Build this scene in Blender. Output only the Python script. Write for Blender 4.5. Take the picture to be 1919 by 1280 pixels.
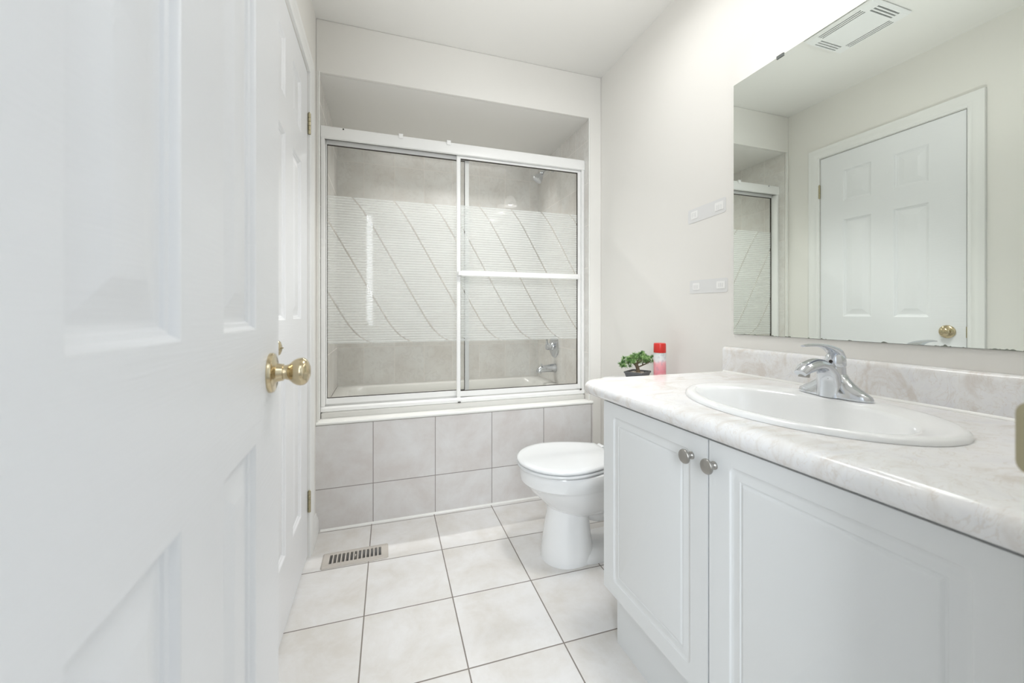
import bpy, bmesh, math, random
from mathutils import Vector, Matrix
random.seed(7)
PI = math.pi
for o in list(bpy.data.objects): bpy.data.objects.remove(o)
C = bpy.context.scene.collection
S = bpy.context.scene

# ---------------------------------------------------------------- camera
cam = bpy.data.objects.new('camera', bpy.data.cameras.new('camera')); C.objects.link(cam)
cam.location = (0, 0, 1.04); cam.rotation_euler = (PI/2, 0, -.3171)
cam.data.lens = 13.895; cam.data.sensor_width = 36; cam.data.shift_y = -.0281
cam.data.clip_start = .01
cam.data.dof.use_dof = True; cam.data.dof.focus_distance = 1.35; cam.data.dof.aperture_fstop = 4.0
S.camera = cam
# ---------------------------------------------------------------- world, light, exposure
w = bpy.data.worlds.new('world'); S.world = w; w.use_nodes = True
w.node_tree.nodes['Background'].inputs[0].default_value = (.80, .88, 1, 1)
w.node_tree.nodes['Background'].inputs[1].default_value = 1.0
S.view_settings.view_transform = 'Standard'; S.view_settings.look = 'None'
S.view_settings.exposure = 0.03; S.view_settings.gamma = 1.0; S.view_settings.use_curve_mapping = False
def light(name, kind, loc, energy, color, size=.1, rot=(0, 0, 0), sy=None):
    d = bpy.data.lights.new(name, kind); d.energy = energy; d.color = color
    if kind == 'AREA':
        d.size = size
        if sy: d.shape = 'RECTANGLE'; d.size_y = sy
    else: d.shadow_soft_size = size
    o = bpy.data.objects.new(name, d); C.objects.link(o); o.location = loc; o.rotation_euler = rot
    return o
LAMP_Y = (.85, .55, .25); LAMP_X = 1.125; LAMP_Z = 2.05
light('hall_fill_light', 'AREA', (.15, -.75, 2.36), 1.5, (.86, .93, 1), .9, sy=.9)  # cool fill added under an unseen hall lamp
# cool fill added in the hall for assumed daylight through the open doorway
light('doorway_fill', 'AREA', (-.34, -1.3, 1.62), 30, (.88, .94, 1), .46, rot=(PI/2, 0, -.38), sy=1.5)

# added fill in the form of a flush ceiling lamp, just outside the frame
light('ceiling_fill_light', 'AREA', (.72, 1.18, 2.355), 3.8, (1, .995, .985), .30)
def spot(name, loc, aim, energy, angle, blend, size, color=(1, 1, 1)):
    f_ = light(name, 'SPOT', loc, energy, color, size)
    f_.rotation_euler = (Vector(aim)-Vector(loc)).to_track_quat('-Z', 'Y').to_euler()
    f_.data.spot_size = math.radians(angle); f_.data.spot_blend = blend
spot('ceiling_fill_spot', (.72, 1.05, 2.34), (.18, 2.08, .08), 45, 80, .6, .13)  # extra fill added beside the lamp, aimed at the far floor and apron
# upward fill added mid-room, acting like a flash bounced off the ceiling
spot('bounce_fill', (.40, 1.15, 1.25), (.40, 1.15, 2.4), 18, 112, .9, .10, (1, .995, .99))

# fill light added over the tub to brighten the alcove
light('alcove_fill', 'AREA', (.44, 2.775, 2.176), 8.2, (1, .99, .97), 1.0, rot=(-.40, 0, 0), sy=.05).data.spread = math.radians(100)

# ---------------------------------------------------------------- dimensions
XL, XR, YB, ZC, YN = -.3005, 1.2435, 2.081, 2.444, .14
AL, AR, AY, AZ = -.289, 1.167, 2.90, 2.193      # tub alcove

# ---------------------------------------------------------------- materials
def lin(c):
    c = [v/255 for v in c]
    return tuple((v/12.92 if v <= .04045 else ((v+.055)/1.055)**2.4) for v in c)+(1,)
class N:
    def __init__(s, name, col=(.8,.8,.8,1), rough=.5, metal=0, spec=.5):
        s.m = bpy.data.materials.new(name); s.m.use_nodes = True; s.t = s.m.node_tree
        s.b = s.t.nodes['Principled BSDF']; s.set('Base Color', col); s.set('Roughness', rough)
        s.set('Metallic', metal); s.set('Specular IOR Level', spec); s._c = None
    def set(s, k, v):
        if k in s.b.inputs: s.b.inputs[k].default_value = v
    def n(s, t, **kw):
        x = s.t.nodes.new(t)
        for k, v in kw.items(): setattr(x, k, v)
        return x
    def l(s, a, b): s.t.links.new(a, b)
    def inp(s, x, v):
        if hasattr(v, 'is_linked') or isinstance(v, bpy.types.NodeSocket): s.l(v, x)
        else: x.default_value = v
    @property
    def co(s):
        if s._c is None:
            tc = s.n('ShaderNodeTexCoord'); s._c = tc.outputs['Object']
        return s._c
    def sep(s):
        x = s.n('ShaderNodeSeparateXYZ'); s.l(s.co, x.inputs[0]); return x.outputs
    def math(s, op, a, b=0, c=None):
        x = s.n('ShaderNodeMath', operation=op); s.inp(x.inputs[0], a); s.inp(x.inputs[1], b)
        if c is not None: s.inp(x.inputs[2], c)
        return x.outputs[0]
    def noise(s, scale, detail=3, rough=.5, stretch=(1,1,1), dist=0, seed=0):
        mp = s.n('ShaderNodeMapping'); mp.inputs['Scale'].default_value = stretch
        mp.inputs['Location'].default_value = (seed, seed*.7, seed*1.3); s.l(s.co, mp.inputs[0])
        x = s.n('ShaderNodeTexNoise'); s.l(mp.outputs[0], x.inputs['Vector'])
        x.inputs['Scale'].default_value = scale; x.inputs['Detail'].default_value = detail
        x.inputs['Roughness'].default_value = rough; x.inputs['Distortion'].default_value = dist
        return x.outputs['Fac']
    def ramp(s, f, stops):
        x = s.n('ShaderNodeValToRGB'); e = x.color_ramp.elements
        while len(e) < len(stops): e.new(.5)
        for i, (p, c) in enumerate(stops): e[i].position = p; e[i].color = c
        s.l(f, x.inputs[0]); return x.outputs[0]
    def mix(s, f, a, b):
        x = s.n('ShaderNodeMix', data_type='RGBA'); s.inp(x.inputs[0], f); s.inp(x.inputs[6], a); s.inp(x.inputs[7], b)
        return x.outputs[2]
    def bump(s, h, strength=.2, dist=.002, normal=None):
        x = s.n('ShaderNodeBump'); x.inputs['Strength'].default_value = strength; x.inputs['Distance'].default_value = dist
        s.l(h, x.inputs['Height'])
        s.l(x.outputs[0], s.b.inputs['Normal']); return x
    def col(s, c): s.l(c, s.b.inputs['Base Color'])

def paint(name, c, rough=.55, bs=.05, sc=220, spec=.4):
    k = N(name, lin(c), rough, spec=spec)
    k.bump(k.noise(sc, 2), bs, .001)
    v = k.noise(1.3, 2); d = tuple(max(0, x*.975) for x in lin(c)[:3])+(1,)
    k.col(k.mix(v, lin(c), d)); return k.m
M = {}
M['wall'] = paint('wall_paint', (241, 239, 234))
M['ceil'] = paint('ceiling_paint', (240, 239, 235), .7)
M['trim'] = paint('trim_paint', (243, 243, 241), .35, .02)
M['hall'] = paint('hall_paint', (222, 224, 226))
M['white'] = N('white_enamel', lin((240, 241, 240)), .3).m
M['alu'] = N('white_coated_aluminium', lin((250, 250, 248)), .32).m
M['ceramic'] = N('sanitary_ceramic', lin((248, 249, 249)), .07, spec=.6).m
M['seat'] = N('toilet_seat_plastic', lin((234, 236, 237)), .16).m
M['acrylic'] = N('tub_enamel', lin((226, 225, 220)), .2).m
M['vinyl'] = paint('vanity_thermofoil', (232, 234, 234), .38, .01)
M['dark'] = N('dark_duct_shade', lin((28, 26, 25)), .7).m  # near-black colour stands in for the shade down the register duct
M['gasket'] = N('dark_gasket', lin((62, 56, 50)), .6).m
M['clip_slotshade'] = N('clip_slotshade_grey', lin((96, 100, 98)), .7).m  # shade inside the fan slots put into colour; also the clips' own grey
M['caulk'] = N('white_caulk', lin((240, 240, 236)), .25).m

def brass():
    k = N('polished_brass', lin((205, 190, 158)), .17, 1)
    k.bump(k.noise(60, 2), .03, .001); return k.m
M['brass'] = brass()
M['brassdull'] = N('satin_brass', lin((176, 168, 140)), .38, 1).m
def chrome():
    k = N('chrome', lin((214, 217, 222)), .09, 1); f = k.noise(40, 3)
    k.l(k.math('MULTIPLY_ADD', f, .12, .03), k.b.inputs['Roughness']); return k.m
M['chrome'] = chrome()
M['nickel'] = N('brushed_nickel', lin((172, 170, 166)), .34, 1).m
M['register'] = N('register_enamel', lin((194, 188, 180)), .42).m

def doorpaint():
    k = N('moulded_door_paint', lin((240, 241, 243)), .36)
    n = k.noise(7, 3, .5, (1, 1.2, 30), .9)
    k.bump(n, .22, .0019); return k.m
M['door'] = doorpaint()

def grid_line(k, a, off, s, wdt):
    t = k.math('SUBTRACT', a, off); t = k.math('DIVIDE', t, s); t = k.math('FRACT', k.math('ADD', t, 100))
    t = k.math('ABSOLUTE', k.math('SUBTRACT', t, .5)); return k.math('GREATER_THAN', t, .5-wdt/s/2)
def cellid(k, a, off, s):
    return k.math('FLOOR', k.math('DIVIDE', k.math('SUBTRACT', a, off), s))
def tile(name, horiz, base, warm, groutc, x0, y0, sx, sy, gw, phi=0, rough=.22, veins=False, axes='XY', groutbump=.5, msc=5):
    k = N(name, lin(base), rough); o = k.sep()
    A = o['XYZ'.index(axes[0])]; B = o['XYZ'.index(axes[1])]
    if phi:
        c, s_ = math.cos(phi), math.sin(phi)
        a = k.math('ADD', k.math('MULTIPLY', A, c), k.math('MULTIPLY', B, s_))
        b = k.math('ADD', k.math('MULTIPLY', A, -s_), k.math('MULTIPLY', B, c))
    else: a, b = A, B
    ga = grid_line(k, a, x0, sx, gw); gb = grid_line(k, b, y0, sy, gw)
    g = k.math('MAXIMUM', ga, gb)
    # each tile gets its own patch of marbling
    ia = cellid(k, a, x0, sx); ib = cellid(k, b, y0, sy)
    cv = k.n('ShaderNodeCombineXYZ'); k.l(k.math('MULTIPLY', ia, 3.7), cv.inputs[0]); k.l(k.math('MULTIPLY', ib, 5.3), cv.inputs[1])
    k.l(k.math('MULTIPLY', k.math('ADD', ia, ib), 1.9), cv.inputs[2])
    ad = k.n('ShaderNodeVectorMath', operation='ADD'); k.l(k.co, ad.inputs[0]); k.l(cv.outputs[0], ad.inputs[1])
    nz = k.n('ShaderNodeTexNoise'); k.l(ad.outputs[0], nz.inputs['Vector']); nz.inputs['Scale'].default_value = msc
    nz.inputs['Detail'].default_value = 9; nz.inputs['Roughness'].default_value = .66; nz.inputs['Distortion'].default_value = .25
    lo = tuple(.5*(x+y) for x, y in zip(lin(base), lin(warm)))
    c1 = k.ramp(nz.outputs['Fac'], [(.36, lin(warm)), (.48, lo), (.62, lin(base))])
    if veins:
        n2 = k.n('ShaderNodeTexNoise'); k.l(ad.outputs[0], n2.inputs['Vector']); n2.inputs['Scale'].default_value = 22
        n2.inputs['Detail'].default_value = 8; n2.inputs['Distortion'].default_value = 1.5
        c1 = k.mix(k.math('MULTIPLY', k.math('GREATER_THAN', n2.outputs['Fac'], .56), .16), c1, lin(veins))
    k.col(k.mix(g, c1, lin(groutc)))
    k.l(k.math('MULTIPLY_ADD', g, .5, rough), k.b.inputs['Roughness'])
    k.bump(k.math('SUBTRACT', 1, g), groutbump, .002); return k.m
M['floor'] = tile('floor_tile', 1, (232, 231, 230), (218, 214, 208), (138, 131, 124), -.0825, 1.748, .304, .304, .0042, -.0158, .40)
M['apron'] = tile('apron_tile', 0, (229, 228, 227), (217, 212, 209), (150, 143, 139), -.043, .1974, .304, .3046, .0035, 0, .3, axes='XZ')
kw = dict(base=(233, 232, 228), warm=(222, 218, 212), groutc=(234, 229, 223), gw=.003, rough=.2, veins=(196, 191, 186), groutbump=.3)
M['alc_b'] = tile('alcove_back_tile', 0, x0=-.12, y0=.55, sx=.203, sy=.253, axes='XZ', **kw)
M['alc_s'] = tile('alcove_side_tile', 0, x0=2.26, y0=.55, sx=.203, sy=.253, axes='YZ', **kw)
M['hallfloor'] = paint('hall_floor', (196, 188, 178), .4)

def marble():
    k = N('marble_laminate', lin((238, 237, 235)), .16)
    mp = k.n('ShaderNodeMapping'); mp.inputs['Rotation'].default_value = (.3, .2, .9); mp.inputs['Scale'].default_value = (1, 2.1, 1.5)
    k.l(k.co, mp.inputs[0])
    nz = k.n('ShaderNodeTexNoise'); k.l(mp.outputs[0], nz.inputs['Vector']); nz.inputs['Scale'].default_value = 4.6
    nz.inputs['Detail'].default_value = 6; nz.inputs['Roughness'].default_value = .6; nz.inputs['Distortion'].default_value = 1.6
    c = k.ramp(nz.outputs['Fac'], [(.36, lin((226, 221, 216))), (.46, lin((239, 238, 237))), (.52, lin((243, 243, 243))), (.68, lin((235, 235, 238)))])
    n2 = k.n('ShaderNodeTexNoise'); k.l(mp.outputs[0], n2.inputs['Vector']); n2.inputs['Scale'].default_value = 9
    n2.inputs['Detail'].default_value = 4; n2.inputs['Distortion'].default_value = 3.2
    v = k.math('ABSOLUTE', k.math('SUBTRACT', n2.outputs['Fac'], .5))
    f = k.math('MULTIPLY', k.math('LESS_THAN', v, .012), .36)
    k.col(k.mix(f, c, lin((218, 209, 200)))); return k.m
M['marble'] = marble()

def mirror():
    k = N('mirror_silver', lin((235, 240, 235)), .005, 1)
    # worn silvering: irregular dark line that creeps up from the bottom edge (local z = 0 at the bottom)
    o = k.sep(); nz = k.noise(26, 4, .6, (1, 1, 0)); 
    lim = k.math('MULTIPLY', k.math('SUBTRACT', nz, .5), .035)
    e = k.math('LESS_THAN', o[2], k.math('MAXIMUM', lim, .0012))
    sp = k.math('GREATER_THAN', k.noise(70, 1), .80)
    k.col(k.mix(e, lin((235, 240, 235)), lin((128, 132, 122))))
    k.l(k.math('MULTIPLY_ADD', e, .5, .004), k.b.inputs['Roughness'])
    k.l(k.math('SUBTRACT', 1, k.math('MULTIPLY', e, .7)), k.b.inputs['Metallic']); return k.m
M['mirror'] = mirror()

def frosted(name, phase, period):
    m = bpy.data.materials.new(name); m.use_nodes = True; k = N.__new__(N); k.m = m; k.t = m.node_tree; k._c = None
    k.t.nodes.clear(); out = k.n('ShaderNodeOutputMaterial'); k.b = None
    tr = k.n('ShaderNodeBsdfTransparent'); tr.inputs[0].default_value = (.965, .97, .96, 1)
    gl = k.n('ShaderNodeBsdfGlossy'); gl.inputs['Roughness'].default_value = .01
    fr = k.n('ShaderNodeFresnel'); fr.inputs['IOR'].default_value = 1.5
    mx = k.n('ShaderNodeMixShader'); k.l(fr.outputs[0], mx.inputs[0]); k.l(tr.outputs[0], mx.inputs[1]); k.l(gl.outputs[0], mx.inputs[2])
    o = k.sep(); x, z = o[0], o[2]; top, H = 1.634, .752
    wv = k.math('SUBTRACT', top, z)
    inb = k.math('MULTIPLY', k.math('GREATER_THAN', wv, 0), k.math('LESS_THAN', wv, H))
    st = k.math('FRACT', k.math('DIVIDE', wv, .01345)); st = k.math('LESS_THAN', st, .36)
    e1 = k.math('MULTIPLY', .022, k.math('SUBTRACT', 1, k.math('EXPONENT', k.math('DIVIDE', wv, -.05))))
    e2 = k.math('MULTIPLY', .065, k.math('EXPONENT', k.math('DIVIDE', k.math('SUBTRACT', wv, H), .035)))
    cx = k.math('ADD', k.math('ADD', k.math('MULTIPLY', wv, .56), e1), e2)
    u = k.math('FRACT', k.math('ADD', k.math('DIVIDE', k.math('SUBTRACT', k.math('SUBTRACT', x, phase), cx), period), 50))
    u = k.math('ABSOLUTE', k.math('SUBTRACT', u, .5)); cur = k.math('LESS_THAN', u, .5-.022)
    fac = k.math('MULTIPLY', k.math('MULTIPLY', inb, cur), k.math('MULTIPLY_ADD', st, .34, .38))
    df = k.n('ShaderNodeBsdfDiffuse'); df.inputs[0].default_value = lin((238, 242, 240))
    tl = k.n('ShaderNodeBsdfTranslucent'); tl.inputs[0].default_value = lin((238, 242, 240))
    m2 = k.n('ShaderNodeMixShader'); m2.inputs[0].default_value = .38; k.l(df.outputs[0], m2.inputs[1]); k.l(tl.outputs[0], m2.inputs[2])
    m3 = k.n('ShaderNodeMixShader'); k.l(fac, m3.inputs[0]); k.l(mx.outputs[0], m3.inputs[1]); k.l(m2.outputs[0], m3.inputs[2])
    k.l(m3.outputs[0], out.inputs[0]); return m
M['glassF'] = frosted('striped_shower_glass_front', -.044, .187); M['glassR'] = frosted('striped_shower_glass_rear', -.148, .205)

def emis(name, c, st, base=(.9, .9, .9, 1)):
    k = N(name, base, .4); k.set('Emission Color', c); k.set('Emission Strength', st); return k.m
M['shade'] = emis('opal_glass_shade', (1, .985, .96, 1), 2.2)
M['bulb'] = emis('lit_bulb', (1, .985, .955, 1), 30)
M['hallfill'] = emis('lit_fill_diffuser', (.92, .96, 1, 1), 3)  # glow of the added hall lamp

# ---------------------------------------------------------------- mesh helpers
MW = {}
def finish(bm, name, mat, parent=None, smooth=None, bevel=0, seg=2, local=False):
    bmesh.ops.remove_doubles(bm, verts=bm.verts, dist=1e-6)
    bmesh.ops.recalc_face_normals(bm, faces=bm.faces)
    if parent is not None and not local: bm.transform(MW[parent.name].inverted())
    me = bpy.data.meshes.new(name); bm.to_mesh(me); bm.free()
    if mat: me.materials.append(mat)
    o = bpy.data.objects.new(name, me); C.objects.link(o)
    if smooth is not None:
        for p in me.polygons: p.use_smooth = True
        me.set_sharp_from_angle(angle=math.radians(smooth))
    if bevel:
        b = o.modifiers.new('bevel', 'BEVEL'); b.width = bevel; b.segments = seg; b.limit_method = 'ANGLE'; b.angle_limit = math.radians(40)
        for p in me.polygons: p.use_smooth = True
        me.set_sharp_from_angle(angle=math.radians(50))
    if parent is not None:
        o.parent = parent; MW[o.name] = MW[parent.name]
    else: MW[o.name] = Matrix.Identity(4)
    return o
def recenter(o, loc):
    o.data.transform(Matrix.Translation(-Vector(loc))); o.location = loc; MW[o.name] = Matrix.Translation(loc); return o
def empty(name, loc, rz=0):
    o = bpy.data.objects.new(name, None); C.objects.link(o); o.location = loc; o.rotation_euler = (0, 0, rz); o.empty_display_size = .05
    MW[o.name] = Matrix.Translation(loc) @ Matrix.Rotation(rz, 4, 'Z'); return o
def tag(o, label=None, cat=None, group=None, kind=None):
    if label: o['label'] = label
    if cat: o['category'] = cat
    if group: o['group'] = group
    if kind: o['kind'] = kind
    return o
def struct(o): o['kind'] = 'structure'; return o
def B(): return bmesh.new()
def box(bm, x0, x1, y0, y1, z0, z1):
    v = [bm.verts.new((x, y, z)) for x in (x0, x1) for y in (y0, y1) for z in (z0, z1)]
    for f in ((0,1,3,2), (4,6,7,5), (0,4,5,1), (2,3,7,6), (0,2,6,4), (1,5,7,3)): bm.faces.new([v[i] for i in f])
    return bm
def loft(bm, rings, cap0=True, cap1=True):
    L = []
    for r in rings: L.append([bm.verts.new(p) for p in r])
    n = len(L[0])
    for a, b in zip(L, L[1:]):
        for i in range(n):
            try: bm.faces.new((a[i], a[(i+1) % n], b[(i+1) % n], b[i]))
            except ValueError: pass
    if cap0: bm.faces.new(L[0][::-1])
    if cap1: bm.faces.new(L[-1])
    return bm
def ell(cx, cy, z, a, b, n=48, a2=None, p=2):
    r = []
    for i in range(n):
        t = 2*PI*i/n; c, s = math.cos(t), math.sin(t)
        ax = (a2 if (a2 is not None and c > 0) else a)
        r.append((cx+ax*math.copysign(abs(c)**(2/p), c), cy+b*math.copysign(abs(s)**(2/p), s), z))
    return r
def lathe(bm, prof, origin, axis='z', n=32, caps=True):
    # prof: list of (t, r) along the axis
    O = Vector(origin); R = []
    D = {'x': Vector((1,0,0)), 'y': Vector((0,1,0)), 'z': Vector((0,0,1)), '-x': Vector((-1,0,0)), '-z': Vector((0,0,-1)), '-y': Vector((0,-1,0))}[axis] if isinstance(axis, str) else Vector(axis).normalized()
    U = D.orthogonal().normalized(); W = D.cross(U)
    for t, r in prof:
        r = max(r, 1e-4)
        R.append([O+D*t+U*r*math.cos(2*PI*i/n)+W*r*math.sin(2*PI*i/n) for i in range(n)])
    return loft(bm, R, caps, caps)
def sweep(bm, pts, rad, n=16, up=(0, 1, 0), caps=True):
    # rad: list of r or (r_side, r_other); side axis = up
    P = [Vector(p) for p in pts]; R = []; upv = Vector(up)
    for i, p in enumerate(P):
        d = (P[min(i+1, len(P)-1)]-P[max(i-1, 0)]).normalized()
        sd = (upv-d*upv.dot(d)).normalized(); ot = d.cross(sd)
        r = rad[i] if isinstance(rad, (list, tuple)) and len(rad) == len(P) else rad
        ra, rb = r if isinstance(r, (tuple, list)) else (r, r)
        R.append([p+sd*ra*math.cos(2*PI*k/n)+ot*rb*math.sin(2*PI*k/n) for k in range(n)])
    return loft(bm, R, caps, caps)
def spl(pts, n=6):
    P = [Vector(p) for p in pts]; out = []
    for i in range(len(P)-1):
        p0, p1, p2, p3 = P[max(i-1, 0)], P[i], P[i+1], P[min(i+2, len(P)-1)]
        for k in range(n):
            t = k/n; out.append(.5*((2*p1)+(p2-p0)*t+(2*p0-5*p1+4*p2-p3)*t*t+(3*p1-p0-3*p2+p3)*t**3))
    out.append(P[-1]); return out
def lerp(vals, n=6):
    out = []
    for i in range(len(vals)-1):
        for k in range(n):
            t = k/n; a, b = vals[i], vals[i+1]
            out.append(tuple(x+(y-x)*t for x, y in zip(a, b)) if isinstance(a, tuple) else a+(b-a)*t)
    out.append(vals[-1]); return out
def gridsolid(bm, As, Bs, filled, w0, w1, mp):
    As = sorted(set(round(a, 5) for a in As)); Bs = sorted(set(round(b, 5) for b in Bs)); V = {}
    def v(i, j, w):
        if (i, j, w) not in V: V[(i, j, w)] = bm.verts.new(mp(As[i], Bs[j], (w0, w1)[w]))
        return V[(i, j, w)]
    F = {(i, j): filled(.5*(As[i]+As[i+1]), .5*(Bs[j]+Bs[j+1])) for i in range(len(As)-1) for j in range(len(Bs)-1)}
    for (i, j), f in F.items():
        if not f: continue
        for w in (0, 1): bm.faces.new((v(i,j,w), v(i+1,j,w), v(i+1,j+1,w), v(i,j+1,w)))
        for di, dj, e in ((-1,0,((i,j),(i,j+1))), (1,0,((i+1,j),(i+1,j+1))), (0,-1,((i,j),(i+1,j))), (0,1,((i,j+1),(i+1,j+1)))):
            if not F.get((i+di, j+dj), False):
                (a, b), (c, d) = e; bm.faces.new((v(a,b,0), v(c,d,0), v(c,d,1), v(a,b,1)))
    return bm
def inr(a, b, r): return r[0] < a < r[1] and r[2] < b < r[3]
def rrect(a0, a1, b0, b1, r, n=4):
    out = []
    for cx, cy, s in ((a1-r, b1-r, 0), (a0+r, b1-r, 1), (a0+r, b0+r, 2), (a1-r, b0+r, 3)):
        for k in range(n+1):
            t = PI/2*(s+k/n); out.append((cx+r*math.cos(t), cy+r*math.sin(t)))
    return out
def panelled(bm, a0, a1, b0, b1, thick, rects, prof, mp, back=True, radii=None):
    """slab with sunk/raised panels. mp(a,b,w): w=0 face, w=thick far side"""
    As = sorted({a0, a1}|{r[0] for r in rects}|{r[1] for r in rects}); Bs = sorted({b0, b1}|{r[2] for r in rects}|{r[3] for r in rects})
    V = {}
    def vv(a, b, w):
        k = (round(a, 5), round(b, 5), w)
        if k not in V: V[k] = bm.verts.new(mp(a, b, w))
        return V[k]
    for side in ((0, 1), (thick, -1)) if back else ((0, 1),):
        w, sg = side
        for i in range(len(As)-1):
            for j in range(len(Bs)-1):
                ca, cb = .5*(As[i]+As[i+1]), .5*(Bs[j]+Bs[j+1])
                if any(inr(ca, cb, r) for r in rects): continue
                bm.faces.new((vv(As[i],Bs[j],w), vv(As[i+1],Bs[j],w), vv(As[i+1],Bs[j+1],w), vv(As[i],Bs[j+1],w)))
        for r in rects:
            # ring 0 with corner points merged to the rectangle
            prev = None; n = 4
            for q, (ins, dep) in enumerate(prof):
                rad = (radii[q] if radii else .0004) if q else .00002
                pts = rrect(r[0]+ins, r[1]-ins, r[2]+ins, r[3]-ins, max(rad, .00002), n)
                if q == 0:
                    cs = [(r[1], r[3]), (r[0], r[3]), (r[0], r[2]), (r[1], r[2])]
                    ring = [vv(*cs[i//(n+1)], w) for i in range(len(pts))]
                else: ring = [bm.verts.new(mp(a, b, w+sg*dep)) for a, b in pts]
                if prev:
                    for i in range(len(ring)):
                        f = []
                        for x in (prev[i], prev[(i+1) % len(ring)], ring[(i+1) % len(ring)], ring[i]):
                            if x not in f: f.append(x)
                        if len(f) > 2: bm.faces.new(f)
                prev = ring
            bm.faces.new(prev)
    for (p, q) in (((a0,b0),(a1,b0)), ((a1,b0),(a1,b1)), ((a1,b1),(a0,b1)), ((a0,b1),(a0,b0))):
        bm.faces.new((bm.verts.new(mp(*p, 0)), bm.verts.new(mp(*q, 0)), bm.verts.new(mp(*q, thick)), bm.verts.new(mp(*p, thick))))
    return bm

# ================================================================ SETTING
REG = (-.217, .002, 1.777, 1.845)                    # duct opening under the floor register
bm = B(); gridsolid(bm, [-.42, REG[0], REG[1], 1.36], [-.0, .02, REG[2], REG[3], 2.2], lambda a, b: not inr(a, b, REG), -.05, 0, lambda a, b, w: (a, b, w))
struct(finish(bm, 'floor', M['floor']))
bm = B(); box(bm, REG[0]-.01, REG[1]+.01, REG[2]-.01, REG[3]+.01, -.16, -.15)
for q in ((REG[0]-.01, REG[0]-.001, REG[2]-.01, REG[3]+.01), (REG[1]+.001, REG[1]+.01, REG[2]-.01, REG[3]+.01), (REG[0], REG[1], REG[2]-.01, REG[2]-.001), (REG[0], REG[1], REG[3]+.001, REG[3]+.01)):
    box(bm, *q, -.15, -.051)
duct_bm = bm
struct(finish(box(B(), -.42, 1.36, .02, 2.10, ZC, ZC+.05), 'ceiling', M['ceil']))
D1 = (1.166, 1.865, 2.062)       # door opening in the left wall
bm = B(); gridsolid(bm, [.02, D1[0], D1[1], 2.10], [0, D1[2], ZC], lambda a, b: not inr(a, b, (D1[0], D1[1], -1, D1[2])), -.42, XL, lambda a, b, w: (w, a, b))
struct(finish(bm, 'wall_left', M['wall']))
struct(finish(box(B(), XR, 1.36, .02, 2.10, 0, ZC), 'wall_right', M['wall']))
# wall with the tub opening
bm = B(); gridsolid(bm, [XL, AL, AR, XR], [0, .49, AZ, ZC], lambda a, b: not inr(a, b, (AL, AR, .49, AZ)), YB, 2.10, lambda a, b, w: (a, w, b))
struct(finish(bm, 'wall_back', M['wall'], bevel=.003))
# near wall around the entrance doorway
EX = (-.163, .478, 2.055)
bm = B(); gridsolid(bm, [XL, EX[0]-.018, EX[1]+.018, XR], [0, EX[2]+.018, ZC], lambda a, b: not inr(a, b, (EX[0]-.018, EX[1]+.018, -1, EX[2]+.018)), .02, YN, lambda a, b, w: (a, w, b))
struct(finish(bm, 'wall_front', M['wall']))
# tub alcove
struct(finish(box(B(), AL-.12, AL, 2.10, AY, .3, AZ), 'wall_alcove_left', M['alc_s']))
struct(finish(box(B(), AR, AR+.12, 2.10, AY, .3, AZ), 'wall_alcove_right', M['alc_s']))
struct(finish(box(B(), AL-.12, AR+.12, AY, AY+.1, .3, AZ), 'wall_alcove_back', M['alc_b']))
struct(finish(box(B(), AL-.12, AR+.12, 2.10, AY+.1, AZ, AZ+.05), 'ceiling_alcove', M['ceil']))
# tiled apron, its cap and the caulk line
struct(finish(box(B(), XL, 1.183, 2.072, YB, 0, .502), 'wall_apron', M['apron']))
bm = B()
prof = [(2.100, .5025), (2.071, .5025), (2.068, .507), (2.069, .513), (2.075, .518), (2.137, .519), (2.137, .49), (2.100, .49)]
loft(bm, [[(x, y, z) for y, z in prof] for x in (XL+.001, 1.186)]); struct(finish(bm, 'trim_1', M['caulk'], smooth=30))
bm = B(); prof = [(2.072, 0), (2.072, .007), (2.068, .005), (2.063, .0005)]
loft(bm, [[(x, y, z) for y, z in prof] for x in (XL+.02, 1.10)]); struct(finish(bm, 'trim_2', M['caulk'], smooth=30))
# bullnose corner beads of the opening
bm = B(); sweep(bm, [(AR-.001, 2.083, .53), (AR-.001, 2.083, AZ)], .0045, 12); struct(finish(bm, 'trim_3', M['caulk'], smooth=40))
bm = B(); sweep(bm, [(AL+.001, 2.083, .53), (AL+.001, 2.083, AZ)], .0045, 12); struct(finish(bm, 'trim_4', M['caulk'], smooth=40))

# casings
def casing(bm, path, out, wdt, depth_dir, prof=None):
    """mitred casing around a doorway. path: 4 pts (3D) inner edge; out: outward dirs; depth_dir: from wall into room"""
    P = [(0, 0), (0, .009), (.004, .012), (.010, .0095), (.018, .010), (.024, .014), (.040, .015), (.052, .013), (wdt-.002, .016), (wdt, .014), (wdt, 0)]
    d = Vector(depth_dir); R = []
    for p, o in zip(path, out): R.append([Vector(p)+Vector(o)*a+d*h for a, h in P])
    L = [[bm.verts.new(q) for q in r] for r in R]; n = len(P)
    for a, b in zip(L, L[1:]):
        for i in range(n): bm.faces.new((a[i], a[(i+1) % n], b[(i+1) % n], b[i]))
    bm.faces.new(L[0]); bm.faces.new(L[-1]); return bm
bm = B(); a, b, t = D1[0]-.003, D1[1]+.002, D1[2]+.003
casing(bm, [(XL, a, 0), (XL, a, t), (XL, b, t), (XL, b, 0)], [(0,-1,0), (0,-1,1), (0,1,1), (0,1,0)], .064, (1, 0, 0))
struct(finish(bm, 'trim_5', M['trim'], smooth=35))
bm = B(); a, b, t = EX[0]-.006, EX[1]+.006, EX[2]+.006
casing(bm, [(a, YN, 0), (a, YN, t), (b, YN, t), (b, YN, 0)], [(-1,0,0), (-1,0,1), (1,0,1), (1,0,0)], .06, (0, 1, 0))
struct(finish(bm, 'trim_6', M['trim'], smooth=35))
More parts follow.
